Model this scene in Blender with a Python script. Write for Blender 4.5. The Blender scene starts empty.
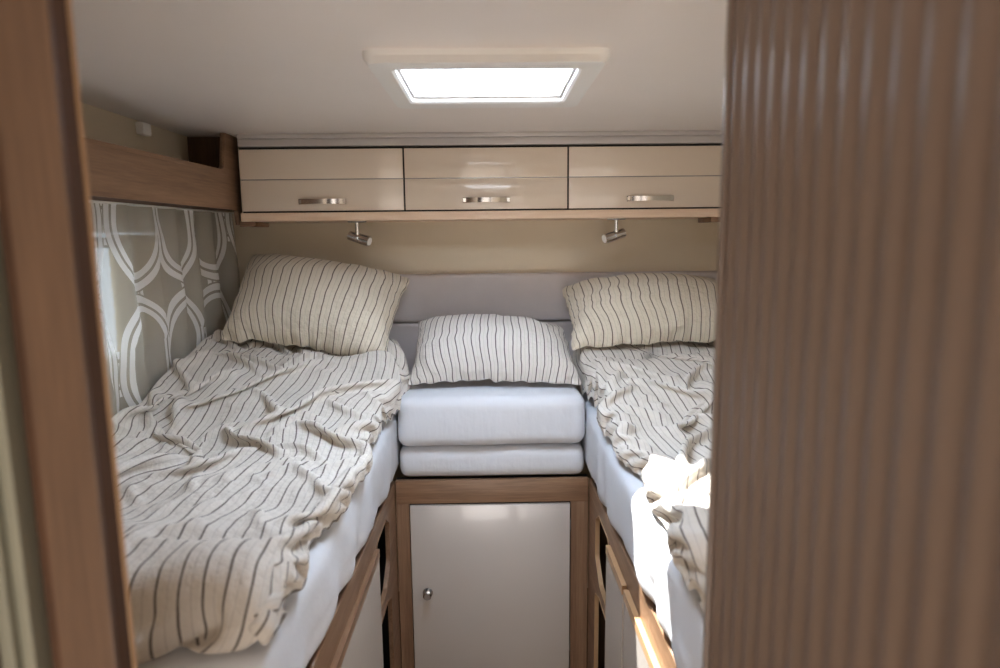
import bpy, bmesh, math, random
import numpy as np
from mathutils import Vector, Matrix, noise
random.seed(5)
C = bpy.context.scene.collection
PI = math.pi
def N(x, y, s, q): return noise.noise(Vector((x*s+q, y*s-q*1.7, q*.37)))

# ------------------------------------------------------------------ cloth: a small position-based solver on grids
def smooth(a, b, t):
    t = np.clip((t-a)/(b-a), 0, 1); return t*t*(3-2*t)
def noise_grid(X, Y, s, q):
    out = np.empty(X.shape); f = out.ravel()
    for i, (x, y) in enumerate(zip(X.ravel(), Y.ravel())): f[i] = N(x, y, s, q)
    return out
def pull(P, Wt, A, B, L, k, push_only=False):
    a, b = P[A], P[B]
    d = b-a; n = np.sqrt((d*d).sum(-1))+1e-9
    c = (n-L)/n*k
    if push_only: c = np.minimum(c, 0)
    wa, wb = Wt[A], Wt[B]; s = wa+wb+1e-9
    d = d*c[..., None]
    P[A] = a+d*(wa/s)[..., None]; P[B] = b-d*(wb/s)[..., None]
def pairs(h, w):
    """independent sets of neighbour pairs as slices: (A, B, kind)"""
    out = []
    def ev(n, st, off): return slice(st, n-off, 2*off)
    S = slice
    for off, kind in ((1, 'st'), (2, 'bend'), (4, 'wide')):
        for st in range(2*off):
            if st >= off: continue
        for st in range(off):
            for ph in (0, 1):
                a0 = st+ph*off
                n = len(range(a0, w-off, 2*off))
                if n: out.append(((S(None), S(a0, a0+(n-1)*2*off+1, 2*off)), (S(None), S(a0+off, a0+off+(n-1)*2*off+1, 2*off)), kind+'_u'))
                n = len(range(a0, h-off, 2*off))
                if n: out.append(((S(a0, a0+(n-1)*2*off+1, 2*off), S(None)), (S(a0+off, a0+off+(n-1)*2*off+1, 2*off), S(None)), kind+'_v'))
    for ph in (0, 1):
        n = len(range(ph, h-1, 2))
        out.append(((S(ph, ph+(n-1)*2+1, 2), S(0, w-1)), (S(ph+1, ph+1+(n-1)*2+1, 2), S(1, w)), 'shear'))
        out.append(((S(ph, ph+(n-1)*2+1, 2), S(1, w)), (S(ph+1, ph+1+(n-1)*2+1, 2), S(0, w-1)), 'shear'))
    return out
def relax(P, du, dv, Wt, collide, frames, iters=8, bend=.12, wide=.03, grav=.0006, damp=.9, stretch=None, shear=.35):
    h, w = Wt.shape
    links = pairs(h, w); V = np.zeros_like(P); ds = math.hypot(du, dv)
    Ls = {'st_u': (du, 1, False), 'st_v': (dv, 1, False), 'bend_u': (2*du, bend, True), 'bend_v': (2*dv, bend, True),
          'wide_u': (4*du, wide, True), 'wide_v': (4*dv, wide, True), 'shear': (ds, shear, False)}
    movable = (Wt > 0)[..., None]
    for fr in range(frames):
        old = P.copy()
        P = P+V*movable; P[..., 2] -= grav*movable[..., 0]
        for it in range(iters):
            for A, B, kd in links:
                L, k, po = Ls[kd]; pull(P, Wt, A, B, L*stretch[A], k, po)
            if it % 2: P = collide(P, movable)
        P = collide(P, movable)
        V = np.clip((P-old)*damp, -.01, .01)
    return P
MT = 1.035                                            # mattress top
def make_duvet(side):
    left = side == 'left'
    y0, y1 = (.925, 2.60) if left else (.93, 2.60)
    q = 3.1 if left else 7.7
    nu, nv = (96, 200) if left else (90, 200)
    if left:
        xa, xb = -1.072, -.325
        def inner_edge(Y): return -.335+.014*np.sin(Y*9)+.010*np.sin(Y*23+1)+.03*smooth(2.3, 2.45, Y)
        thick = lambda X, Y: .062+.135*smooth(1.8, 2.42, Y)+.03*smooth(1.4, 1.0, Y)+.03*smooth(-.9, -1.1, X)
    else:
        xa, xb = .335, 1.072
        def inner_edge(Y): return .352+.012*np.sin(Y*8+2)+.008*np.sin(Y*21)-.012*smooth(1.3, 1.0, Y)-.025*smooth(2.3, 2.45, Y)
        thick = lambda X, Y: .058+.128*smooth(1.8, 2.42, Y)+.065*smooth(1.27, 1.15, Y)
    gx = np.linspace(xa-.1, xb+.1, 90); gy = np.linspace(y0-.1, y1+.15, 170)
    GX, GY = np.meshgrid(gx, gy)
    T = thick(GX, GY)+.030*noise_grid(GX, GY, 3.6, q)+.014*noise_grid(GX, GY, 9, q+2)
    groove = 1.115+.03*noise_grid(GX, GY*0, 4, q+6)
    T = T+.02*smooth(1.3, 1.0, GY)-.045*(1-smooth(0, .04, np.abs(GY-groove)))*(.6+.8*noise_grid(GX, GY, 3, q+12)) if left else T
    edge = (inner_edge(GY)-GX) if left else (GX-inner_edge(GY))
    r = .055
    round_off = np.sqrt(np.clip(1-np.clip(1-edge/r, 0, 1)**2, 0, 1))
    Hg = MT+T*round_off
    roll = .064                                          # radius of the rolled foot end
    def height(P):
        fx = np.clip((P[..., 0]-gx[0])/(gx[1]-gx[0]), 0, len(gx)-1.001); fy = np.clip((P[..., 1]-gy[0])/(gy[1]-gy[0]), 0, len(gy)-1.001)
        i = fx.astype(int); j = fy.astype(int); a = fx-i; b = fy-j
        return (Hg[j, i]*(1-a)+Hg[j, i+1]*a)*(1-b)+(Hg[j+1, i]*(1-a)+Hg[j+1, i+1]*a)*b
    def collide(P, movable):
        P = P.copy(); x, y, z = P[..., 0], P[..., 1], P[..., 2]
        surface = height(P); yc = y0+roll
        top = surface-MT; half_thick = np.maximum(top/2, .004)
        m = y >= yc
        z2 = np.where(m, np.maximum(z, surface), z)
        dy = (y-yc); dz = z-(MT+half_thick); reach = np.sqrt((dy/roll)**2+(dz/half_thick)**2)+1e-9
        wide_y = np.where(dz > 0, roll, roll*(1-.30*smooth(0, .45, -dz/half_thick)))
        reach = np.sqrt((dy/wide_y)**2+(dz/half_thick)**2)+1e-9
        ins = (~m) & (reach < 1)
        y2 = np.where(ins, yc+dy/reach, y); z2 = np.where(ins, MT+half_thick+dz/reach, z2)
        z2 = np.maximum(z2, MT+.004)
        under = (1.170+(-.385-x)*.125+(y-2.40)*.64) if left else (1.200+(y-2.43)*.48)      # underside of the pillow
        z2 = np.where(y > 2.385, np.minimum(z2, under), z2)
        rim = inner_edge(y)
        x2 = np.clip(x, xa, rim+.006) if left else np.clip(x, rim-.006, xb)
        mm = movable[..., 0]
        P[..., 0] = np.where(mm, x2, x); P[..., 1] = np.where(mm, y2, y); P[..., 2] = np.where(mm, z2, z)
        return P
    U, Vv = np.meshgrid(np.linspace(0, 1, nu+1), np.linspace(0, 1, nv+1))
    nf = 16                                            # rows that wrap round the foot roll
    Y = y0+roll+(y1-y0-roll)*np.clip((Vv*nv-nf)/(nv-nf), 0, 1)
    shift_u = .10*noise_grid(U, Vv*2, 1.3, q+5); shift_v = .05*noise_grid(U, Vv*2, 1.7, q+8)
    s = np.sin(PI*np.clip(U, 0, 1)); sv = np.sin(PI*np.clip(Vv, 0, 1))
    Y = Y+shift_v*sv*s*np.clip((Vv*nv-nf)/20, 0, 1)
    A = inner_edge(Y) if not left else np.full(Y.shape, xa); Bx = np.full(Y.shape, xb) if not left else inner_edge(Y)
    X = A+(Bx-A)*np.clip(U+shift_u*s, 0, 1)
    P = np.stack([X, Y, np.zeros(Y.shape)], -1)
    surface = height(P); half_thick = (surface-MT)/2
    phi = PI*np.clip(1-Vv*nv/nf, 0, 1)                 # 0 on top, pi underneath
    P[..., 1] = np.where(phi > 0, y0+roll-roll*np.sin(phi)+.0*phi, P[..., 1])
    P[..., 2] = np.where(phi > 0, MT+half_thick+half_thick*np.cos(phi)+.005, surface+.004)
    fade = np.clip(np.minimum(np.minimum(U, 1-U)*14, np.minimum(Vv*14, (1-Vv)*14)), 0, 1)
    rn = .5+.9*noise_grid(X, Y, 6.5, q+1)+.5*noise_grid(X*.8+Y*.5, Y-X*.4, 13, q+3)-.9*np.abs(noise_grid(X+.4*Y, Y, 4.2, q+9))
    amp = .034*fade*np.clip(rn, 0, 1.4)*(1+.9*(1-smooth(.08, .2, Vv)))
    P[..., 2] += amp*np.where(phi > 0, np.cos(phi), 1); P[..., 1] -= amp*np.sin(phi)
    Wt = np.ones((nv+1, nu+1))
    Wt[0, :] = 0; Wt[-1, :] = 0
    Wt[:, -1] = 0; Wt[:, 0] = 0
    P[0, :, 1] += .015; P[..., 1] += np.where(phi > PI*.6, .018*smooth(.6, .8, phi/PI), 0)
    # rest size
    RU, RV = DUV['ru'], DUV['rv']
    P = relax(P, RU/nu, RV/nv, Wt, collide, DUV['frames'], DUV['iters'], DUV['bend'], DUV['wide'], DUV['grav'],
              stretch=1+.10*(1-smooth(.1, .22, Vv))+.16*noise_grid(X, Y, 8, q+20)+.12*noise_grid(X, Y, 17, q+22))
    return P, (RU, RV)
DUV = dict(ru=.985, rv=2.09, frames=70, iters=8, bend=.10, wide=.03, grav=.0005)
def make_pillow(W, surface, q, plump):
    nx, ny = int(W/.0125), int(surface/.0125)
    U, V = np.meshgrid(np.linspace(-.5, .5, nx+1), np.linspace(-.5, .5, ny+1))
    e = np.clip(np.minimum(.5-np.abs(U), (.5-np.abs(V))*surface/W)*W/.12, 0, 1)
    F = np.stack([U*W*.95, V*surface*.95, .035*e+.03*e*noise_grid(U*W, V*surface, 13, q)+.02*noise_grid(U*W, V*surface, 27, q+4)*e], -1)
    B = F*np.array([1, 1, -1.0])
    du, dv = W/nx, surface/ny; Wt = np.ones(U.shape)
    links = pairs(*Wt.shape); st = 1+.16*noise_grid(U*W, V*surface, 9, q+11)+.12*noise_grid(U*W, V*surface, 20, q+12)
    Ls = {'st_u': (du, 1, False), 'st_v': (dv, 1, False), 'bend_u': (2*du, .08, True), 'bend_v': (2*dv, .08, True),
          'wide_u': (4*du, .02, True), 'wide_v': (4*dv, .02, True), 'shear': (math.hypot(du, dv), .3, False)}
    vel = [np.zeros_like(F), np.zeros_like(F)]; G = [F, B]
    def normals(G, sg):
        gu = np.gradient(G, axis=1); gv = np.gradient(G, axis=0)
        n = np.cross(gu, gv); return sg*n/(np.linalg.norm(n, axis=-1, keepdims=True)+1e-9)
    for fr in range(60):
        before = [g.copy() for g in G]
        for k in (0, 1):
            G[k] = G[k]+vel[k]+normals(G[k], 1 if k == 0 else -1)*plump
            pass
        for it in range(8):
            for k in (0, 1):
                for A, B2, kd in links:
                    L, kk, po = Ls[kd]; pull(G[k], Wt, A, B2, L*st[A], kk, po)
            for sl in ((0, slice(None)), (-1, slice(None)), (slice(None), 0), (slice(None), -1)):
                m = (G[0][sl]+G[1][sl])/2; G[0][sl] = m; G[1][sl] = m
        for k in (0, 1): vel[k] = np.clip((G[k]-before[k])*.85, -.01, .01)
    return G

# ------------------------------------------------------------------ materials
def mat(name):
    m = bpy.data.materials.new(name); m.use_nodes = True
    nt = m.node_tree
    return m, nt, nt.nodes['Principled BSDF']
def nd(nt, t, **k):
    n = nt.nodes.new(t)
    for a, v in k.items(): setattr(n, a, v)
    return n
def mth(nt, op, a, b=None, c=None):
    n = nt.nodes.new('ShaderNodeMath'); n.operation = op
    for i, v in enumerate((a, b, c)):
        if v is None: continue
        if isinstance(v, (int, float)): n.inputs[i].default_value = v
        else: nt.links.new(v, n.inputs[i])
    return n.outputs[0]
def mix(nt, f, a, b):
    n = nt.nodes.new('ShaderNodeMix'); n.data_type = 'RGBA'
    for s, v in ((n.inputs[0], f), (n.inputs[6], a), (n.inputs[7], b)):
        if isinstance(v, (int, float)): s.default_value = v
        elif isinstance(v, tuple): s.default_value = (*v, 1)
        else: nt.links.new(v, s)
    return n.outputs[2]
def srgb(r, g, b):
    f = lambda c: (c/255)/12.92 if c <= 10 else (((c/255)+.055)/1.055)**2.4
    return (f(r), f(g), f(b))
def coords(nt, scale=(1,1,1), kind='Object', rot=(0,0,0)):
    t = nd(nt, 'ShaderNodeTexCoord'); m = nd(nt, 'ShaderNodeMapping')
    m.inputs['Scale'].default_value = scale; m.inputs['Rotation'].default_value = rot
    nt.links.new(t.outputs[kind], m.inputs[0]); return m.outputs[0]
def noise_tex(nt, vec, scale, detail=3, rough=.55):
    n = nd(nt, 'ShaderNodeTexNoise'); n.inputs['Scale'].default_value = scale
    n.inputs['Detail'].default_value = detail; n.inputs['Roughness'].default_value = rough
    nt.links.new(vec, n.inputs['Vector']); return n.outputs[0]
def bump(nt, b, h, strength=.2, dist=.002):
    n = nd(nt, 'ShaderNodeBump'); n.inputs['Strength'].default_value = strength; n.inputs['Distance'].default_value = dist
    nt.links.new(h, n.inputs['Height']); nt.links.new(n.outputs[0], b.inputs['Normal'])
def plain(name, col, rough=.5, metal=0, var=.05, nscale=6, bmp=0, bscale=300, coat=0, spec=.5):
    m, nt, b = mat(name)
    v = coords(nt)
    n = noise_tex(nt, v, nscale)
    lo = tuple(c*(1-var) for c in col); hi = tuple(min(1, c*(1+var)) for c in col)
    nt.links.new(mix(nt, n, lo, hi), b.inputs['Base Color'])
    b.inputs['Roughness'].default_value = rough; b.inputs['Metallic'].default_value = metal
    b.inputs['Coat Weight'].default_value = coat; b.inputs['Coat Roughness'].default_value = .05
    b.inputs['Specular IOR Level'].default_value = spec
    if bmp: bump(nt, b, noise_tex(nt, v, bscale, 2), bmp, .0015)
    return m
def wood(name, c1, c2, axis='z', rough=.4):
    m, nt, b = mat(name)
    sc = {'x': (1.5, 26, 26), 'y': (26, 1.5, 26), 'z': (26, 26, 1.5)}[axis]
    v = coords(nt, sc)
    n1 = noise_tex(nt, v, 1.0, 5, .65)
    v2 = coords(nt, tuple(s*4 for s in sc)); n2 = noise_tex(nt, v2, 1.6, 3, .6)
    f = mth(nt, 'ADD', mth(nt, 'MULTIPLY', n1, .75), mth(nt, 'MULTIPLY', n2, .35))
    r = nd(nt, 'ShaderNodeMapRange'); r.inputs[1].default_value = .36; r.inputs[2].default_value = .74
    nt.links.new(f, r.inputs[0])
    nt.links.new(mix(nt, r.outputs[0], c1, c2), b.inputs['Base Color'])
    b.inputs['Roughness'].default_value = rough
    bump(nt, b, n2, .08, .001)
    return m
def striped(name, base, stripe, pitch, width):
    m, nt, b = mat(name)
    t = nd(nt, 'ShaderNodeTexCoord'); s = nd(nt, 'ShaderNodeSeparateXYZ'); nt.links.new(t.outputs['UV'], s.inputs[0])
    wob = noise_tex(nt, t.outputs['UV'], 9, 2)
    u = mth(nt, 'ADD', s.outputs[0], mth(nt, 'MULTIPLY', mth(nt, 'SUBTRACT', wob, .5), .010))
    def line(off, w):
        d = mth(nt, 'ABSOLUTE', mth(nt, 'SUBTRACT', mth(nt, 'FRACT', mth(nt, 'ADD', mth(nt, 'DIVIDE', u, pitch), off)), .5))
        r = nd(nt, 'ShaderNodeMapRange', interpolation_type='SMOOTHSTEP')
        r.inputs[1].default_value = w/pitch*.62; r.inputs[2].default_value = w/pitch*.38
        nt.links.new(d, r.inputs[0]); return r.outputs[0]
    main = line(0, width)
    sp = noise_tex(nt, t.outputs['UV'], 380, 2)
    mainv = mth(nt, 'MULTIPLY', main, mth(nt, 'ADD', .72, mth(nt, 'MULTIPLY', sp, .3)))
    faint = mth(nt, 'MULTIPLY', line(.5, width*.6), .16)
    c = mix(nt, mth(nt, 'MAXIMUM', mainv, faint), base, stripe)
    nt.links.new(c, b.inputs['Base Color'])
    b.inputs['Roughness'].default_value = .9; b.inputs['Specular IOR Level'].default_value = .15
    b.inputs['Sheen Weight'].default_value = .15
    wr = mth(nt, 'ADD', noise_tex(nt, t.outputs['UV'], 34, 5, .6), mth(nt, 'MULTIPLY', noise_tex(nt, coords(nt, (1, .5, 1), 'UV', (0, 0, .5)), 22, 3, .6), .9)); fine = noise_tex(nt, t.outputs['UV'], 700, 1)
    bump(nt, b, mth(nt, 'ADD', wr, mth(nt, 'MULTIPLY', fine, .05)), .6, .013)
    return m

W1, W2 = srgb(116, 86, 64), srgb(162, 129, 101)
M = dict(
    ceiling=plain('ceiling panel', srgb(238, 230, 224), .35, var=.02, bmp=.05),
    wall=plain('beige wall', srgb(222, 209, 186), .55, var=.03, bmp=.05),
    floor=wood('floor vinyl', srgb(96, 74, 56), srgb(130, 104, 80), 'y'),
    wood_x=wood('oak foil, grain across', W1, W2, 'x'),
    wood_y=wood('oak foil, grain along', W1, W2, 'y'),
    wood_z=wood('oak foil, upright grain', W1, W2, 'z'),
    wood_dark=wood('dark oak edge', srgb(62, 40, 24), srgb(98, 66, 42), 'z', .7),
    wood_light=wood('pale oak lipping', srgb(222, 192, 164), srgb(236, 212, 188), 'x'),
    post=wood('brown post foil', srgb(80, 59, 44), srgb(112, 86, 66), 'z', .45),
    edge=plain('oak edge band', srgb(192, 156, 118), .35, var=.08),
    cream=plain('cream gloss lacquer', srgb(222, 207, 189), .16, var=.012, coat=.5, spec=.5),
    cream2=plain('greige gloss door', srgb(206, 198, 190), .2, var=.012, coat=.4),
    dark=plain('shadow gap', srgb(34, 27, 22), .7),
    black=plain('black for interior shade', srgb(14, 12, 11), .8),
    chrome=plain('polished chrome', (.80, .82, .85), .14, 1, var=.02),
    satin=plain('satin metal', (.28, .27, .26), .3, 1, var=.04),
    white=plain('white plastic', srgb(238, 236, 232), .4, var=.01),
    lightgrey=plain('pale grey trim', srgb(196, 190, 186), .35, var=.03),
    uph=plain('mauve grey upholstery', srgb(208, 200, 197), .85, var=.05, nscale=12, bmp=.25, bscale=500, spec=.2),
    tambour=plain('brown tambour slats', srgb(130, 113, 102), .36, var=.04, nscale=4, spec=.45),
    strip=plain('grey green door jamb', srgb(140, 138, 122), .5, var=.05),
    navy=plain('navy webbing', srgb(28, 32, 48), .8),
    blind=plain('beige blind', srgb(206, 184, 150), .7, var=.04),
)
def sheet_mat(name, col):
    m, nt, b = mat(name)
    v = coords(nt)
    nt.links.new(mix(nt, noise_tex(nt, v, 4), tuple(c*.96 for c in col), col), b.inputs['Base Color'])
    b.inputs['Roughness'].default_value = .9; b.inputs['Specular IOR Level'].default_value = .15
    n = noise_tex(nt, coords(nt, (9, 2.2, 2.2)), 1.6, 3); f = noise_tex(nt, v, 40, 4)
    bump(nt, b, mth(nt, 'ADD', n, mth(nt, 'MULTIPLY', f, .25)), .35, .012)
    return m
M['sheet'] = sheet_mat('white cotton sheet', srgb(226, 228, 232))
M['duvet'] = striped('striped duvet cotton', srgb(222, 215, 205), srgb(84, 72, 64), .0345, .0037)
M['pillow'] = striped('striped pillow cotton', srgb(224, 214, 196), srgb(92, 78, 66), .0335, .0037)
M['pillow_mid'] = striped('striped small pillow cotton', srgb(224, 219, 213), srgb(74, 68, 68), .029, .0038)

def curtain_mat():
    m, nt, b = mat('sheer curtain with white loops')
    t = nd(nt, 'ShaderNodeTexCoord')
    wv = noise_tex(nt, t.outputs['UV'], 3.5, 1)
    s = nd(nt, 'ShaderNodeSeparateXYZ'); nt.links.new(t.outputs['UV'], s.inputs[0])
    off = mth(nt, 'MULTIPLY', mth(nt, 'SUBTRACT', wv, .5), .07)
    u = mth(nt, 'ADD', s.outputs[0], off); v = mth(nt, 'ADD', s.outputs[1], off)
    pu, pv = .31, .45
    def ring(ou, ov, a, bb, bands):
        x = mth(nt, 'MULTIPLY', mth(nt, 'SUBTRACT', mth(nt, 'FRACT', mth(nt, 'ADD', mth(nt, 'DIVIDE', u, pu), ou)), .5), pu/a)
        y = mth(nt, 'MULTIPLY', mth(nt, 'SUBTRACT', mth(nt, 'FRACT', mth(nt, 'ADD', mth(nt, 'DIVIDE', v, pv), ov)), .5), pv/bb)
        r = mth(nt, 'SQRT', mth(nt, 'ADD', mth(nt, 'MULTIPLY', x, x), mth(nt, 'MULTIPLY', y, y)))
        out = None
        for lo, hi in bands:
            k = mth(nt, 'MULTIPLY', mth(nt, 'GREATER_THAN', r, lo), mth(nt, 'LESS_THAN', r, hi))
            out = k if out is None else mth(nt, 'MAXIMUM', out, k)
        return out
    A = ring(0, 0, .155, .225, [(.70, .80), (.85, .97)])
    B = ring(.5, .5, .155, .225, [(.70, .80), (.85, .97)]); inside = ring(0, 0, .155, .225, [(-1, 1.0)])
    B = mth(nt, 'MULTIPLY', B, mth(nt, 'SUBTRACT', 1.0, inside))
    w = mth(nt, 'MAXIMUM', A, B)
    nt.links.new(mix(nt, w, srgb(214, 208, 194), srgb(252, 251, 249)), b.inputs['Base Color'])
    b.inputs['Roughness'].default_value = .9; b.inputs['Specular IOR Level'].default_value = .1
    tr = nd(nt, 'ShaderNodeBsdfTransparent'); tl = nd(nt, 'ShaderNodeBsdfTranslucent')
    nt.links.new(mix(nt, w, srgb(190, 184, 170), srgb(244, 243, 240)), tl.inputs[0])
    m1 = nd(nt, 'ShaderNodeMixShader'); m1.inputs[0].default_value = .25
    nt.links.new(b.outputs[0], m1.inputs[1]); nt.links.new(tl.outputs[0], m1.inputs[2])
    m2 = nd(nt, 'ShaderNodeMixShader')
    nt.links.new(mth(nt, 'SUBTRACT', .30, mth(nt, 'MULTIPLY', w, .27)), m2.inputs[0])
    nt.links.new(m1.outputs[0], m2.inputs[1]); nt.links.new(tr.outputs[0], m2.inputs[2])
    nt.links.new(m2.outputs[0], nt.nodes['Material Output'].inputs[0])
    return m
M['curtain'] = curtain_mat()
def pane_mat(name, tint, transp, glow=0):
    m, nt, b = mat(name)
    b.inputs['Base Color'].default_value = (*tint, 1); b.inputs['Roughness'].default_value = .12
    tr = nd(nt, 'ShaderNodeBsdfTransparent'); tr.inputs[0].default_value = (*tint, 1)
    tl = nd(nt, 'ShaderNodeBsdfTranslucent')
    v = coords(nt, (6, 22, 6)); n = noise_tex(nt, v, 1.2, 4)
    nt.links.new(mix(nt, n, (.75, .8, .9), (1, 1, 1)), tl.inputs[0])
    m1 = nd(nt, 'ShaderNodeMixShader'); m1.inputs[0].default_value = 1-transp
    nt.links.new(tr.outputs[0], m1.inputs[1]); nt.links.new(tl.outputs[0], m1.inputs[2])
    m2 = nd(nt, 'ShaderNodeMixShader'); m2.inputs[0].default_value = .06
    nt.links.new(m1.outputs[0], m2.inputs[1]); nt.links.new(b.outputs[0], m2.inputs[2])
    nt.links.new(m2.outputs[0], nt.nodes['Material Output'].inputs[0])
    return m
M['pane'] = pane_mat('skylight acrylic', (.96, .98, 1), .8)
M['glass'] = pane_mat('window acrylic', (.30, .32, .32), .85)

# ------------------------------------------------------------------ geometry helpers
def link(name, me, parent=None):
    o = bpy.data.objects.new(name, me); C.objects.link(o)
    if parent:
        o.parent = parent
        o.matrix_parent_inverse = Matrix.Identity(4)
        if me is not None: me.transform(Matrix.Translation(-world(parent)))
    return o
def world(o):
    v = Vector(o.location)
    while o.parent: o = o.parent; v += o.location
    return v
def fin(bm, name, m, parent=None, smooth=False, origin=None, auto=None):
    me = bpy.data.meshes.new(name); bmesh.ops.recalc_face_normals(bm, faces=bm.faces); bm.to_mesh(me); bm.free()
    me.materials.append(m)
    if smooth:
        for p in me.polygons: p.use_smooth = True
        if auto is not None: me.set_sharp_from_angle(angle=math.radians(auto))
    if parent is None and origin is not None:
        me.transform(Matrix.Translation(-Vector(origin)))
        o = link(name, me); o.location = origin; return o
    return link(name, me, parent)
def box(bm, x0, x1, y0, y1, z0, z1, bev=0, seg=2):
    r = bmesh.ops.create_cube(bm, size=1)
    vs = r['verts']
    for v in vs: v.co = Vector(((x0+x1)/2+v.co.x*(x1-x0), (y0+y1)/2+v.co.y*(y1-y0), (z0+z1)/2+v.co.z*(z1-z0)))
    if bev:
        es = list({e for v in vs for e in v.link_edges})
        bmesh.ops.bevel(bm, geom=es, offset=bev, segments=seg, affect='EDGES', profile=.6)
def cyl(bm, p0, p1, r0, r1=None, seg=24, cap=True):
    p0, p1 = Vector(p0), Vector(p1); r1 = r0 if r1 is None else r1
    d = (p1-p0); q = Vector((0,0,1)).rotation_difference(d.normalized()).to_matrix()
    rings = []
    for p, r in ((p0, r0), (p1, r1)):
        rings.append([bm.verts.new(p+q@Vector((r*math.cos(2*PI*i/seg), r*math.sin(2*PI*i/seg), 0))) for i in range(seg)])
    for i in range(seg):
        bm.faces.new((rings[0][i], rings[0][(i+1)%seg], rings[1][(i+1)%seg], rings[1][i]))
    if cap: bm.faces.new(rings[0][::-1]); bm.faces.new(rings[1])
def one(name, m, parent, *b, bev=0, origin=None):
    bm = bmesh.new()
    for q in b: box(bm, *q, bev=bev)
    return fin(bm, name, m, parent, smooth=bev > 0, auto=40, origin=origin)
def thing(name, label, cat, loc=(0,0,0), group=None):
    o = bpy.data.objects.new(name, None); C.objects.link(o); o.location = loc; o.empty_display_size = .05
    o['label'] = label; o['category'] = cat
    if group: o['group'] = group
    return o
def tag(o, label, cat, group=None):
    o['label'] = label; o['category'] = cat
    if group: o['group'] = group
    return o
def struct(o):
    o['kind'] = 'structure'; return o
def fillet(pts, radii, seg=8):
    out = []; n = len(pts)
    for i in range(n):
        p = Vector(pts[i]); r = radii[i] if isinstance(radii, (list, tuple)) else radii
        if r <= 0: out.append(tuple(p)); continue
        a = (Vector(pts[i-1])-p).normalized(); b = (Vector(pts[(i+1)%n])-p).normalized()
        ang = a.angle(b); d = r/math.tan(ang/2)
        c = p+(a+b).normalized()*(r/math.sin(ang/2)); s = p+a*d; e = p+b*d
        a0 = math.atan2(s.y-c.y, s.x-c.x); a1 = math.atan2(e.y-c.y, e.x-c.x)
        while a1-a0 > PI: a1 -= 2*PI
        while a1-a0 < -PI: a1 += 2*PI
        for k in range(seg+1):
            t = a0+(a1-a0)*k/seg; out.append((c.x+r*math.cos(t), c.y+r*math.sin(t)))
    return out
def plate(name, m, parent, outline, holes, plane, at0, at1, origin=None):
    """flat board with holes; plane 'x' -> 2D is (y,z), thickness from at0 to at1 along x; 'y' -> (x,z)"""
    cu = bpy.data.curves.new(name, 'CURVE'); cu.dimensions = '2D'; cu.fill_mode = 'BOTH'
    cu.extrude = abs(at1-at0)/2
    for loop in [outline]+list(holes):
        s = cu.splines.new('POLY'); s.points.add(len(loop)-1); s.use_cyclic_u = True
        for i, p in enumerate(loop): s.points[i].co = (p[0], p[1], 0, 1)
    o = bpy.data.objects.new(name, cu); C.objects.link(o)
    dg = bpy.context.evaluated_depsgraph_get(); me = bpy.data.meshes.new_from_object(o.evaluated_get(dg))
    bpy.data.objects.remove(o); bpy.data.curves.remove(cu)
    mid = (at0+at1)/2
    for v in me.vertices:
        a, b, c = v.co
        v.co = (mid+c, a, b) if plane == 'x' else (a, mid-c, b)
    bm = bmesh.new(); bm.from_mesh(me); bpy.data.meshes.remove(me)
    bmesh.ops.remove_doubles(bm, verts=bm.verts, dist=1e-5)
    return fin(bm, name, m, parent, origin=origin)
def ring_prism(bm, loop_a, loop_b, plane, d0, d1):
    """solid band between two loops of equal count, depth d0..d1"""
    n = len(loop_a)
    def P(p, d): return (d, p[0], p[1]) if plane == 'x' else (p[0], d, p[1])
    V = [[bm.verts.new(P(p, d)) for p in L] for L in (loop_a, loop_b) for d in (d0, d1)]
    a0, a1, b0, b1 = V
    for i in range(n):
        j = (i+1) % n
        for q in ((a0, a1), (a1, b1), (b1, b0), (b0, a0)):
            bm.faces.new((q[0][i], q[0][j], q[1][j], q[1][i]))

# ------------------------------------------------------------------ camera
f = 665.0
Pp, Yy, Ro = math.radians(8.45), math.radians(-.85), math.radians(-.6)
R = Matrix.Rotation(Yy, 3, 'Z') @ Matrix.Rotation(PI/2-Pp, 3, 'X') @ Matrix.Rotation(Ro, 3, 'Z')
cam = bpy.data.cameras.new('camera'); co = bpy.data.objects.new('camera', cam); C.objects.link(co)
co.matrix_world = Matrix.Translation((0, 0, 1.65)) @ R.to_4x4()
cam.sensor_width = 36; cam.lens = f/1000*36; cam.clip_start = .02
cam.dof.use_dof = True; cam.dof.focus_distance = 2.3; cam.dof.aperture_fstop = 2.6
bpy.context.scene.camera = co

# ------------------------------------------------------------------ setting
HX, YB, YF, ZC = 1.15, 2.92, -1.7, 2.035
SX0, SX1, SY0, SY1 = -.205, .205, 1.485, 1.845      # skylight hole
struct(one('floor', M['floor'], None, (-HX, HX, YF, YB, -.05, 0)))
struct(one('ceiling', M['ceiling'], None, (-HX, SX0, YF, YB, ZC, ZC+.05), (SX1, HX, YF, YB, ZC, ZC+.05),
           (SX0, SX1, YF, SY0, ZC, ZC+.05), (SX0, SX1, SY1, YB, ZC, ZC+.05)))
struct(one('wall_back', M['wall'], None, (-HX-.05, HX+.05, YB, YB+.05, 0, ZC)))
struct(one('wall_front', M['wall'], None, (-HX-.05, HX+.05, YF-.05, YF, 0, ZC)))
WY0, WY1, WZ0, WZ1 = 1.75, 2.45, 1.27, 1.70
for nm, x0, x1 in (('wall_left', -HX-.05, -HX), ('wall_right', HX, HX+.05)):
    struct(one(nm, M['wall'], None, (x0, x1, YF, WY0, 0, ZC), (x0, x1, WY1, YB, 0, ZC),
               (x0, x1, WY0, WY1, 0, WZ0), (x0, x1, WY0, WY1, WZ1, ZC)))
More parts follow.
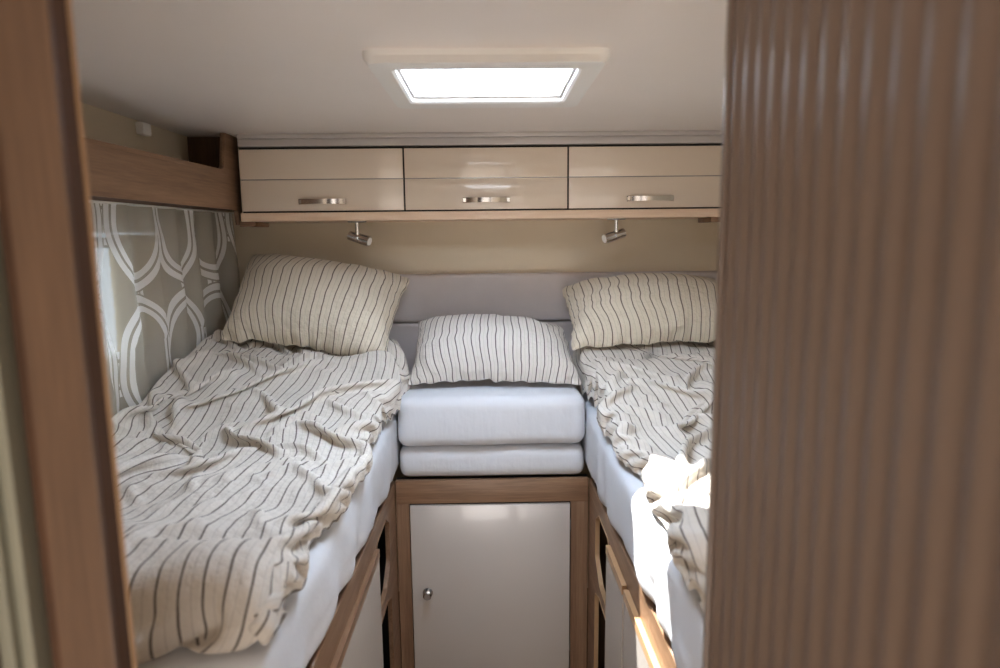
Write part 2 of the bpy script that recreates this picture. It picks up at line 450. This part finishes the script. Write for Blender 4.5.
for k, s in ((1, -1), (2, 1)):
    xi = s*HX; lo, hi = sorted((xi+s*.05, xi-s*.012))
    bm = bmesh.new()
    a = fillet([(WY0+.03, WZ0+.03), (WY1-.03, WZ0+.03), (WY1-.03, WZ1-.03), (WY0+.03, WZ1-.03)], .04)
    b = fillet([(WY0-.03, WZ0-.03), (WY1+.03, WZ0-.03), (WY1+.03, WZ1+.03), (WY0-.03, WZ1+.03)], .04)
    ring_prism(bm, a, b, 'x', lo, hi)
    w = struct(fin(bm, 'window_%d' % k, M['lightgrey']))
    one('glass_pane', M['glass'], w, (min(xi+s*.03, xi+s*.035), max(xi+s*.03, xi+s*.035), WY0+.02, WY1-.02, WZ0+.02, WZ1-.02))
    bm = bmesh.new()                                     # pleated blind half drawn
    for i in range(23):
        z = WZ1-.035-i*.0165
        box(bm, *sorted((xi+s*.012, xi+s*.024+s*.004*(i % 2))), WY0+.34, WY1-.03, z-.0163, z)
    fin(bm, 'pleated_blind', M['blind'], w)
    one('blind_rail', M['satin'], w, (*sorted((xi-s*.006, xi+s*.02)), WY0+.0, WY0+.34, WZ1-.075, WZ1-.045), bev=.003)
# ceiling cornice along the cupboards
struct(one('trim_1', M['lightgrey'], None, (-.943, HX, 2.592, 2.62, 2.018, ZC), (-.943, HX, 2.600, 2.64, 1.989, 2.018), bev=.004))

# ------------------------------------------------------------------ skylight
t = thing('skylight', 'square white framed skylight in the ceiling, bright with daylight', 'skylight', (0, 1.69, ZC))
bm = bmesh.new()
def rect(x0, x1, y0, y1, r): return fillet([(x0, y0), (x1, y0), (x1, y1), (x0, y1)], r, 5)
prof = [(-.262, .262, 1.452, 1.948, .03, ZC), (-.262, .262, 1.452, 1.948, .03, 2.022), (-.248, .248, 1.44, 1.938, .025, 2.003),
        (-.205, .205, 1.482, 1.850, .015, 1.999), (-.198, .198, 1.49, 1.842, .012, 2.003), (-.198, .198, 1.49, 1.842, .012, 2.085)]
prev = None
for x0, x1, y0, y1, r, z in prof:
    L = [bm.verts.new((p[0], p[1], z)) for p in rect(x0, x1, y0, y1, r)]
    if prev:
        n = len(L)
        for i in range(n): bm.faces.new((prev[i], prev[(i+1)%n], L[(i+1)%n], L[i]))
    prev = L
fin(bm, 'outer_frame', M['white'], t, smooth=True, auto=25)
bm = bmesh.new()
for q in ((-.198, .198, 1.49, 1.50), (-.198, .198, 1.828, 1.842), (-.198, -.19, 1.50, 1.828), (.19, .198, 1.50, 1.828)):
    box(bm, *q, 2.012, 2.028, bev=.003)
fin(bm, 'blind_cassette', M['lightgrey'], t, smooth=True, auto=40)
one('pane', M['pane'], t, (-.2, .2, 1.488, 1.845, 2.072, 2.076))

# ------------------------------------------------------------------ overhead cupboards
XD = [-.943, -.321, .305, .935]
lab = ['cream glossy overhead cupboard, left of three, above the left bed pillow',
       'cream glossy overhead cupboard in the middle of three, with a bright reflection of the skylight',
       'cream glossy overhead cupboard, right of three, partly behind the ribbed brown shutter']
for i in range(3):
    a, b = XD[i], XD[i+1]
    t = thing('overhead_cupboard', lab[i], 'cupboard', ((a+b)/2, 2.6, 1.743), 'cream overhead cupboards along the back wall')
    one('carcass', M['dark'], t, (a, b, 2.612, YB-.002, 1.743, 1.987))
    d = one('door', M['cream'], t, (a+.003, b-.003, 2.595, 2.611, 1.749, 1.8655), (a+.003, b-.003, 2.595, 2.611, 1.8685, 1.979), bev=.0018)
    one('inlay_strip', M['satin'], d, (a+.003, b-.003, 2.597, 2.610, 1.8652, 1.8688))
    hx = (-.634, -.008, .621)[i]
    bm = bmesh.new()
    n = 17; rows = []
    for k in range(n):
        s = k/(n-1)*2-1
        x = hx+s*.09; y = 2.593-.022*(1-s*s)**.8
        h = .0085+.002*abs(s); th = .0035
        rows.append([bm.verts.new((x, y+dy, 1.784+dz)) for dy, dz in ((0, -h), (th, -h), (th, h), (0, h))])
    for k in range(n-1):
        for q in range(4): bm.faces.new((rows[k][q], rows[k][(q+1)%4], rows[k+1][(q+1)%4], rows[k+1][q]))
    bm.faces.new(rows[0][::-1]); bm.faces.new(rows[-1])
    for s in (-1, 1): box(bm, hx+s*.083-.006, hx+s*.083+.006, 2.586, 2.5955, 1.777, 1.791)
    fin(bm, 'handle', M['chrome'], d, smooth=True, auto=30)
sh = one('cupboard_bottom_board', M['wood_light'], None, (-.943, HX-.002, 2.580, YB-.002, 1.711, 1.743), bev=.004)
tag(sh, 'long pale oak board running under the cream overhead cupboards', 'shelf board')
for x0, x1, nm in ((-.955, -.895, 'at the left end'), (.86, .90, 'beside the ribbed shutter')):
    bk = one('support_bracket', M['wood_x'], None, (x0, x1, 2.60, 2.76, 1.692, 1.7145), bev=.003)
    tag(bk, 'small brown wooden block under the pale board %s' % nm, 'bracket', 'wooden blocks under the pale board')

# left side shelf
t = thing('side_shelf', 'oak foil side shelf with curved end above the patterned curtain', 'shelf', (-.98, 1.6, 1.755))
out = fillet([(.35, 1.757), (2.625, 1.757), (2.640, 1.700), (2.665, 1.700), (2.665, ZC-.002), (2.545, ZC-.002), (2.515, 1.898), (.35, 1.885)],
             [0, .02, .004, 0, 0, 0, .03, 0])
plate('front_board', M['wood_y'], t, out, [], 'x', -.985, -.967)
one('bottom_board', M['wood_dark'], t, (-HX+.002, -.9855, .35, 2.66, 1.757, 1.772))
one('edge_band', M['wood_y'], t, (-.9665, -.9645, .35, 2.612, 1.7555, 1.7615))
one('edge_band', M['wood_y'], t, (-.9665, -.9645, .35, 2.52, 1.880, 1.8865))
one('end_panel', M['wood_dark'], t, (-HX+.002, -.9855, 2.642, 2.66, 1.7725, ZC-.002))
sb = one('sensor_box', M['white'], None, (-HX, -1.122, 2.262, 2.318, 1.988, 2.03), bev=.008, origin=(-1.14, 2.29, 2.01))
tag(sb, 'small white plastic box on the wall above the oak side shelf', 'sensor')

# ------------------------------------------------------------------ back cushions
for z0, z1, l in ((1.28, 1.487, 'upper mauve grey upholstered pad on the back wall'), (1.045, 1.275, 'lower mauve grey upholstered pad behind the pillows')):
    bm = bmesh.new(); box(bm, -1.05, 1.05, 2.862, YB-.001, z0, z1, bev=.018, seg=4)
    tag(fin(bm, 'back_pad', M['uph'], None, smooth=True, auto=60, origin=(0, 2.9, z0)), l, 'cushion', 'upholstered pads along the back wall')

# ------------------------------------------------------------------ reading lights
def lamp(x, tilt, aim, label):
    y, z = 2.72, 1.7145
    t = thing('reading_light', label, 'lamp', (x, y, z), 'chrome reading lights under the cupboards')
    bm = bmesh.new(); box(bm, x-.035, x+.035, y-.018, y+.018, z-.008, z, bev=.003)
    fin(bm, 'base_plate', M['satin'], t, smooth=True, auto=40)
    bm = bmesh.new(); cyl(bm, (x, y, z-.008), (x, y, z-.05), .008); cyl(bm, (x, y, z-.05), (x, y, z-.058), .011)
    fin(bm, 'stem', M['chrome'], t, smooth=True, auto=40)
    c = Vector((x+.008*aim, y, z-.072)); d = Vector((math.cos(tilt)*aim, -.35, -math.sin(tilt))).normalized()
    bm = bmesh.new(); cyl(bm, c-d*.046, c+d*.0, .019); cyl(bm, c+d*.0, c+d*.004, .0165); cyl(bm, c+d*.004, c+d*.046, .0205)
    h = fin(bm, 'lamp_head', M['chrome'], t, smooth=True, auto=40)
    bm = bmesh.new(); cyl(bm, c+d*.0461, c+d*.0475, .016)
    fin(bm, 'lens', M['white'], h)
lamp(-.53, .28, 1, 'small chrome reading light under the cupboards above the left pillow')
lamp(.515, .28, -1, 'small chrome reading light under the cupboards above the right pillow')

# ------------------------------------------------------------------ bed bases and centre cupboard
def wavy(lo): return lo
for s, side in ((-1, 'left'), (1, 'right')):
    t = thing('bed_base', 'oak bed base with rounded openings and cream panels under the %s bed' % side, 'bed base', (s*.33, 1.6, 0), 'oak bed bases on both sides of the aisle')
    h1 = fillet([(1.885, .50), (2.04, .50), (2.13, .56), (2.13, .70), (2.07, .735), (1.885, .735)], .025)
    h2 = fillet([(1.885, .06), (2.13, .06), (2.13, .43), (2.05, .46), (1.885, .46)], .025)
    xa, xb = sorted((s*.350, s*.362))
    outl = [(1.0, .02), (2.29, .02)]+[(y, .780+.046*max(0, min(1, (2.2-y)/.9))) for y in (2.29, 2.2, 1.9, 1.6, 1.3, 1.0)]
    plate('side_panel', M['wood_y'], t, outl, [h1, h2], 'x', xa, xb)
    for h in (h1, h2):
        c = Vector((sum(p[0] for p in h)/len(h), sum(p[1] for p in h)/len(h)))
        inner = [tuple(c+(Vector(p)-c)*.975) for p in h]
        bm = bmesh.new(); ring_prism(bm, inner, h, 'x', *sorted((s*.348, s*.363)))
        fin(bm, 'opening_lip', M['wood_y'] if s < 0 else M['edge'], t)
    # box behind the openings; the left one is coloured black to stand for shade
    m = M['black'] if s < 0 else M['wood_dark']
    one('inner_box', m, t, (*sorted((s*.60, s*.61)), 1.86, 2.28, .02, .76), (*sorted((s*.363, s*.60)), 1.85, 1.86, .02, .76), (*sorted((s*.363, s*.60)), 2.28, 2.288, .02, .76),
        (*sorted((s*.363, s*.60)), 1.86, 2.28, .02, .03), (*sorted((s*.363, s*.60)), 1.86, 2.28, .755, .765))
    def prism(bm, loop, x0, x1):
        A = [bm.verts.new((x0, p[0], p[1])) for p in loop]; B = [bm.verts.new((x1, p[0], p[1])) for p in loop]
        bm.faces.new(A); bm.faces.new(B[::-1])
        for i in range(len(loop)):
            j = (i+1) % len(loop); bm.faces.new((A[i], B[i], B[j], A[j]))
    spans = [(1.05, 1.862)] if s < 0 else [(1.62, 1.862), (1.05, 1.60)]
    for y0, y1 in spans:
        def zt(y): return .738+(1.862-y)*.02
        bm = bmesh.new(); prism(bm, [(y0, .05), (y1, .05), (y1, zt(y1)-.03), (y0, zt(y0)-.03)], *sorted((s*.338, s*.3495)))
        d = fin(bm, 'panel_door', M['cream2'], t)
        bm = bmesh.new(); prism(bm, [(y0, zt(y0)-.029), (y1, zt(y1)-.029), (y1, zt(y1)-.004), (y0, zt(y0)-.004)], *sorted((s*.336, s*.3495)))
        fin(bm, 'wood_edge', M['edge'] if s > 0 else M['wood_y'], d)

t = thing('aisle_cupboard', 'oak framed cupboard with a greige door and round chrome knob between the beds', 'cupboard', (0, 2.3, 0))
one('side_stile', M['wood_z'], t, (-.349, -.302, 2.30, 2.32, .0, .69))
one('side_stile', M['wood_z'], t, (.286, .349, 2.30, 2.32, .0, .69))
one('top_rail', M['wood_x'], t, (-.349, .349, 2.298, 2.32, .69, .776), bev=.002)
one('inner_back', M['black'], t, (-.349, .349, 2.325, 2.34, .0, .776))
d = one('door', M['cream2'], t, (-.2985, .2815, 2.290, 2.307, .03, .6845), bev=.002)
kx, kz = -.242, .35
bm = bmesh.new(); cyl(bm, (kx, 2.2905, kz), (kx, 2.286, kz), .019); cyl(bm, (kx, 2.286, kz), (kx, 2.274, kz), .008); cyl(bm, (kx, 2.274, kz), (kx, 2.262, kz), .013, .0155); cyl(bm, (kx, 2.262, kz), (kx, 2.258, kz), .0155, .011)
fin(bm, 'knob', M['chrome'], d, smooth=True, auto=40)
for z in (.60, .12): one('hinge', M['satin'], t, (.2825, .2855, 2.29, 2.304, z-.02, z+.02))

# ------------------------------------------------------------------ mattresses and cushions
def soft_box(name, x0, x1, y0, y1, z0, z1, r, m, parent=None, amp=.006, q=1.0, step=.018, puff=.012, edge=None, origin=None):
    """rounded cushion built from a wrapped box grid"""
    bm = bmesh.new()
    nx, ny, nz = [max(4, int(d/step)) for d in (x1-x0, y1-y0, z1-z0)]
    vm = {}
    def V(i, j, k):
        if (i, j, k) in vm: return vm[i, j, k]
        p = Vector((x0+(x1-x0)*i/nx, y0+(y1-y0)*j/ny, z0+(z1-z0)*k/nz))
        lo = Vector((x0+r, y0+r, z0+r)); hi = Vector((x1-r, y1-r, z1-r))
        c = Vector([min(max(p[a], lo[a]), hi[a]) for a in range(3)])
        d = p-c
        if d.length > 1e-6: nrm = d.normalized(); p = c+nrm*r
        else: nrm = Vector((0,0,0))
        fx = 1-abs(2*i/nx-1)**3; fy = 1-abs(2*j/ny-1)**3; fz = 1-abs(2*k/nz-1)**2
        if abs(nrm.z) > .5: p.z += math.copysign(puff*fx*fy, nrm.z)
        if abs(nrm.x) > .5: p.x += math.copysign(puff*fz*fy, nrm.x)
        if abs(nrm.y) > .5: p.y += math.copysign(puff*fx*fz, nrm.y)
        p += nrm*amp*(noise.noise(p*7+Vector((q, 0, 0)))+.5*noise.noise(p*19+Vector((q, 3, 0))))
        if edge: p = edge(p, nrm)
        vm[i, j, k] = bm.verts.new(p); return vm[i, j, k]
    for i in range(nx):
        for j in range(ny):
            for k in (0, nz): bm.faces.new((V(i,j,k), V(i+1,j,k), V(i+1,j+1,k), V(i,j+1,k)))
    for i in range(nx):
        for k in range(nz):
            for j in (0, ny): bm.faces.new((V(i,j,k), V(i+1,j,k), V(i+1,j,k+1), V(i,j,k+1)))
    for j in range(ny):
        for k in range(nz):
            for i in (0, nx): bm.faces.new((V(i,j,k), V(i,j+1,k), V(i,j+1,k+1), V(i,j,k+1)))
    return fin(bm, name, m, parent, smooth=True, origin=origin)
def sheet_edge(s):
    def e(p, n):
        w = (1.035-p.z)/.2
        if n.x*s < -.3 and w > .3:        # side towards the aisle: gathers and drape
            p.x += s*.006*math.sin(p.y*24+5*noise.noise(p*3))*min(1, w)*(1 if p.y < 2.2 else 0)
        if p.z < .9: p.z += .045*max(0, min(1, (2.2-p.y)/.9))*((.95-p.z)/.15 if p.z > .8 else 1)
        return p
    return e
for s, side in ((-1, 'left'), (1, 'right')):
    x0, x1 = sorted((s*.342, s*1.075))
    o = soft_box('mattress', x0, x1, 0.90, 2.855, .79, 1.035, .04, M['sheet'], None, .004, s*3.0, .02, .004, sheet_edge(s), origin=((x0+x1)/2, 1.92, .79))
    tag(o, 'white sheeted mattress on the %s bed under the striped duvet' % side, 'mattress', 'white sheeted mattresses')
o = soft_box('seat_cushion', -.335, .335, 2.30, 2.84, .784, .898, .032, M['sheet'], None, .003, 1, .016, .001, origin=(0, 2.57, .78))
tag(o, 'lower of two white cushions stacked between the beds above the oak rail', 'cushion', 'white cushions stacked between the beds')
o = soft_box('seat_cushion', -.334, .334, 2.275, 2.84, .906, 1.086, .036, M['sheet'], None, .003, 2, .016, .002, origin=(0, 2.57, .9))
tag(o, 'upper thicker white cushion between the beds, carrying the small striped pillow', 'cushion', 'white cushions stacked between the beds')
bm = bmesh.new()
pts = [(.300, 2.50, 1.098), (.345, 2.47, 1.098), (.375, 2.46, 1.085)]
for (a, b) in zip(pts, pts[1:]):
    v = [bm.verts.new((p[0], p[1]+d, p[2]+e)) for p, d, e in ((a, -.012, 0), (b, -.012, 0), (b, .012, .004), (a, .012, .004))]
    bm.faces.new(v)
bmesh.ops.remove_doubles(bm, verts=bm.verts, dist=1e-5)
o = fin(bm, 'strap', M['navy'], None); tag(o, 'short navy webbing strap at the right corner of the upper white cushion', 'strap')
o.modifiers.new('t', 'SOLIDIFY').thickness = .003

# ------------------------------------------------------------------ duvets and pillows
def grid_mesh(name, P, m, uvs, parent=None, closed_with=None, flip=False, bm=None):
    h, w = P.shape[:2]
    bm = bmesh.new(); uvl = bm.loops.layers.uv.new('UVMap')
    V = [[bm.verts.new(P[j, i]) for i in range(w)] for j in range(h)]
    layers = [(V, False)]
    if closed_with is not None:
        B = closed_with
        V2 = [[V[j][i] if j in (0, h-1) or i in (0, w-1) else bm.verts.new(B[j, i]) for i in range(w)] for j in range(h)]
        layers.append((V2, True))
    for L, rev in layers:
        for j in range(h-1):
            for i in range(w-1):
                q = [(j, i), (j, i+1), (j+1, i+1), (j+1, i)]
                if rev: q = q[::-1]
                try: fc = bm.faces.new([L[a][b] for a, b in q])
                except ValueError: continue
                for lp, (a, b) in zip(fc.loops, q): lp[uvl].uv = (uvs[0]*b/(w-1)+(.011 if rev else 0), uvs[1]*a/(h-1))
    c = Vector(P.reshape(-1, 3).mean(0)); c.z = float(P[..., 2].min())
    me = bpy.data.meshes.new(name); bm.to_mesh(me); bm.free(); me.materials.append(m)
    for p in me.polygons: p.use_smooth = True
    me.transform(Matrix.Translation(-c)); o = link(name, me); o.location = c
    sd = o.modifiers.new('smooth', 'SUBSURF'); sd.levels = 1; sd.render_levels = 2 if closed_with is not None else 1
    return o
P, uvs = make_duvet('left'); o = grid_mesh('duvet', P, M['duvet'], uvs)
tag(o, 'crumpled cream duvet with thin dark stripes spread over the left bed', 'duvet', 'striped duvets')
P, uvs = make_duvet('right'); o = grid_mesh('duvet', P, M['duvet'], uvs)
tag(o, 'cream duvet with thin dark stripes over the right bed, lit by a patch of sun', 'duvet', 'striped duvets')

def pillow(key, BL, BR, TL, TR, thick, uvs, m, label, sag=0.0, mirror=False, off=0.0):
    F, B = make_pillow(uvs[0], uvs[1], key, .00045)
    B[..., 2] *= .06; F[..., 2] *= 1.1
    lo = F.min((0, 1)); hi = F.max((0, 1))
    BL, BR, TL, TR = map(lambda v: np.array(v, float), (BL, BR, TL, TR))
    nr = np.cross(BR-BL, TL-BL); nr /= np.linalg.norm(nr)
    zc = 0
    def warp(G):
        u = (G[..., 0]-lo[0])/(hi[0]-lo[0]); v = (G[..., 1]-lo[1])/(hi[1]-lo[1])
        a0, a1 = u[:, :1], u[:, -1:]; u = .4*u+.6*(u-a0)/(a1-a0)
        b0, b1 = v[:1], v[-1:]; v = .5*v+.5*(v-b0)/(b1-b0)
        if mirror: u = 1-u
        u = u[..., None]; v = v[..., None]
        P = (1-u)*(1-v)*BL+u*(1-v)*BR+(1-u)*v*TL+u*v*TR
        P = P+nr*((G[..., 2:3]-zc)*thick+off)
        uu, vv = (G[..., 0]-lo[0])/(hi[0]-lo[0]), (G[..., 1]-lo[1])/(hi[1]-lo[1])
        side_u = np.arange(G.shape[1])[None, :]; side_v = np.arange(G.shape[0])[:, None]
        near = np.minimum(np.minimum(side_u, side_u[:, ::-1]), np.minimum(side_v, side_v[::-1]))
        rim = 1-smooth(0, 7, near)
        ruffle = noise_grid(uu, vv, 16, key)[..., None]; ruffle2 = noise_grid(uu, vv, 19, key+7)[..., None]
        P = P+nr*ruffle*.016*rim[..., None]+(TL-BL)*ruffle2*.035*rim[..., None]+(BR-BL)*ruffle*.014*rim[..., None]
        P[..., 2:3] += sag*np.sin(u*PI)*v
        return P
    o = grid_mesh('pillow', warp(F), m, uvs, closed_with=warp(B))
    return tag(o, label, 'pillow', 'striped pillows')
pillow(1.3, (-1.0, 2.44, 1.275), (-.385, 2.39, 1.195), (-1.0, 2.835, 1.585), (-.325, 2.80, 1.475), .9, (.70, .56), M['pillow'],
       'large cream pillow with dark stripes leaning askew on the left bed', sag=.0)
pillow(5.3, (-.305, 2.40, 1.103), (.338, 2.39, 1.100), (-.290, 2.66, 1.315), (.300, 2.66, 1.275), .85, (.70, .42), M['pillow_mid'],
       'small striped pillow on the white cushions between the beds', sag=.03)
pillow(8.3, (.305, 2.43, 1.225), (.985, 2.43, 1.235), (.295, 2.80, 1.425), (.985, 2.80, 1.44), .8, (.72, .52), M['pillow'],
       'large striped pillow on the right bed, running behind the ribbed shutter', sag=.02, mirror=True)

# ------------------------------------------------------------------ curtain
bm = bmesh.new(); uvl = bm.loops.layers.uv.new('UVMap')
ny, nz = 150, 40
rows = []
arc = 0; prevp = None; us = []
for j in range(ny+1):
    y = 1.15+(2.875-1.15)*j/ny
    col = []
    for k in range(nz+1):
        z = 1.03+(1.752-1.03)*k/nz
        fold = .5+.5*math.sin(2*PI*y/.165+1.1*math.sin(y*5)+.5*N(y, z, 2.5, 4))
        x = -1.118+.048*fold**1.6*(.55+.45*(1-k/nz))+.008*N(y, z, 9, 3)+.01*(1-k/nz)
        if y > 2.5: x += .05*((y-2.5)/.37)**2*(1-.4*k/nz)
        x = min(x, -1.083+max(0, z-1.32)*.4)
        col.append(bm.verts.new((x, y, z)))
    if prevp is not None: arc += (col[nz//2].co-prevp).length
    prevp = col[nz//2].co.copy(); us.append(arc); rows.append(col)
for j in range(ny):
    for k in range(nz):
        fc = bm.faces.new((rows[j][k], rows[j+1][k], rows[j+1][k+1], rows[j][k+1]))
        for lp, (a, b) in zip(fc.loops, ((j, k), (j+1, k), (j+1, k+1), (j, k+1))): lp[uvl].uv = (us[a], (b/nz)*.722)
o = fin(bm, 'curtain', M['curtain'], None, smooth=True, origin=(-1.1, 2.0, 1.752))
tag(o, 'sheer beige curtain with white looping bands hanging over the left window', 'curtain')
tr_ = one('curtain_track', M['white'], None, (-1.125, -1.08, .9, 2.9, 1.7525, 1.7565)); tag(tr_, 'white curtain track under the oak side shelf', 'curtain track')

# ------------------------------------------------------------------ foreground: door post left, shutter right
t = thing('door_post', 'tall oak post with inner side coloured dark for shade at the left of the doorway', 'door frame', (-.38, .585, 0))
bm = bmesh.new(); box(bm, -.402, -.352, .572, .578, 0, ZC, bev=.001); fin(bm, 'front_face', M['post'], t)
bm = bmesh.new(); box(bm, -.415, -.353, .5785, .602, 0, ZC, bev=.002); fin(bm, 'side_face', M['wood_dark'], t)  # darker wood here paints the shade on the receding side
bm = bmesh.new(); cyl(bm, (-.3535, .6025, 0), (-.3535, .6025, ZC), .0028, seg=10); fin(bm, 'edge_band', M['edge'], t, smooth=True)
t = thing('door_jamb', 'pale grey green jamb strip left of the oak post', 'door jamb', (-.43, .56, 0))
one('jamb_strip', M['strip'], t, (-.441, -.4285, .552, .60, 0, ZC), (-.4280, -.4165, .560, .60, 0, ZC), bev=.001)
t = one('side_cabinet', M['post'], None, (-.70, -.4425, .535, .56, 0, ZC), bev=.002); tag(t, 'brown wooden cabinet side at the far left edge of the doorway', 'cabinet')

t = thing('tambour_door', 'tall ribbed brown tambour shutter across the right of the doorway', 'shutter', (.28, .5, 0))
bm = bmesh.new(); n = 0
y0, y1, pitch = -.25, .772, .0335
L = []
steps = int((y1-y0)/pitch*16)
for i in range(steps+1):
    y = y1-(y1-y0)*i/steps
    ph = ((y1-y)/pitch) % 1.0
    x = .2745-.0045*(.5-.5*math.cos(2*PI*ph))
    L.append((x, y))
for i in range(steps):
    (xa, ya), (xb, yb) = L[i], L[i+1]
    bm.faces.new([bm.verts.new(p) for p in ((xa, ya, 0), (xb, yb, 0), (xb, yb, ZC), (xa, ya, ZC))])
bmesh.ops.remove_doubles(bm, verts=bm.verts, dist=1e-5)
fin(bm, 'slat_panel', M['tambour'], t, smooth=True)
one('backing', M['tambour'], t, (.277, .290, y0, .772, 0, ZC))
one('end_strip', M['tambour'], t, (.268, .291, .7725, .783, 0, ZC), bev=.003)

# ------------------------------------------------------------------ light
w = bpy.data.worlds.new('sky'); bpy.context.scene.world = w; w.use_nodes = True
nt = w.node_tree; bg = nt.nodes['Background']
tc = nd(nt, 'ShaderNodeTexCoord'); nn = noise_tex(nt, tc.outputs['Generated'], 3.0, 5)
nt.links.new(mix(nt, nn, (.55, .72, 1.0), (.85, .92, 1.0)), bg.inputs[0]); bg.inputs[1].default_value = 3.0
def area(name, loc, target, sx, sy, power, col, portal=False):
    l = bpy.data.lights.new(name, 'AREA'); l.shape = 'RECTANGLE'; l.size = sx; l.size_y = sy; l.energy = power; l.color = col
    o = bpy.data.objects.new(name, l); C.objects.link(o); o.location = loc
    o.rotation_euler = (Vector(target)-Vector(loc)).to_track_quat('-Z', 'Y').to_euler()
    if portal: l.cycles.is_portal = True
    return o
area('skylight_portal', (0, 1.665, 2.12), (0, 1.665, 0), .40, .36, 1, (1, 1, 1), True)
area('sky_above', (0, 1.665, 2.35), (0, 1.665, 0), 1.0, 1.0, 110, (.72, .84, 1.0))
area('front_fill_light', (0, -1.55, 1.35), (0, 1.5, 1.2), 1.7, 1.1, 11, (1.0, .95, .9))  # added fill behind the camera, in place of unseen living area windows
area('floor_bounce_light', (0, -.9, .06), (0, 1.2, 2.4), 1.4, 1.2, 36, (1.0, .94, .89))
for s in (-1, 1): area('window_light', (s*1.45, 2.1, 1.5), (0, 2.1, 1.45), .7, .45, 9 if s < 0 else 8, (.88, .94, 1.0))
sun = bpy.data.lights.new('sun', 'SUN'); sun.energy = 34; sun.angle = math.radians(.6); sun.color = (1.0, .96, .9)
so = bpy.data.objects.new('sun', sun); C.objects.link(so)
so.rotation_euler = Vector((.34, -.28, -1)).to_track_quat('-Z', 'Y').to_euler()
sc = bpy.context.scene
sc.view_settings.view_transform = 'Standard'; sc.view_settings.look = 'None'; sc.view_settings.exposure = .22; sc.view_settings.gamma = .93
sc.cycles.max_bounces = 10; sc.cycles.diffuse_bounces = 6; sc.cycles.transparent_max_bounces = 12
sc.cycles.sample_clamp_indirect = 6; sc.cycles.caustics_reflective = False; sc.cycles.caustics_refractive = False
sc.cycles.use_denoising = True
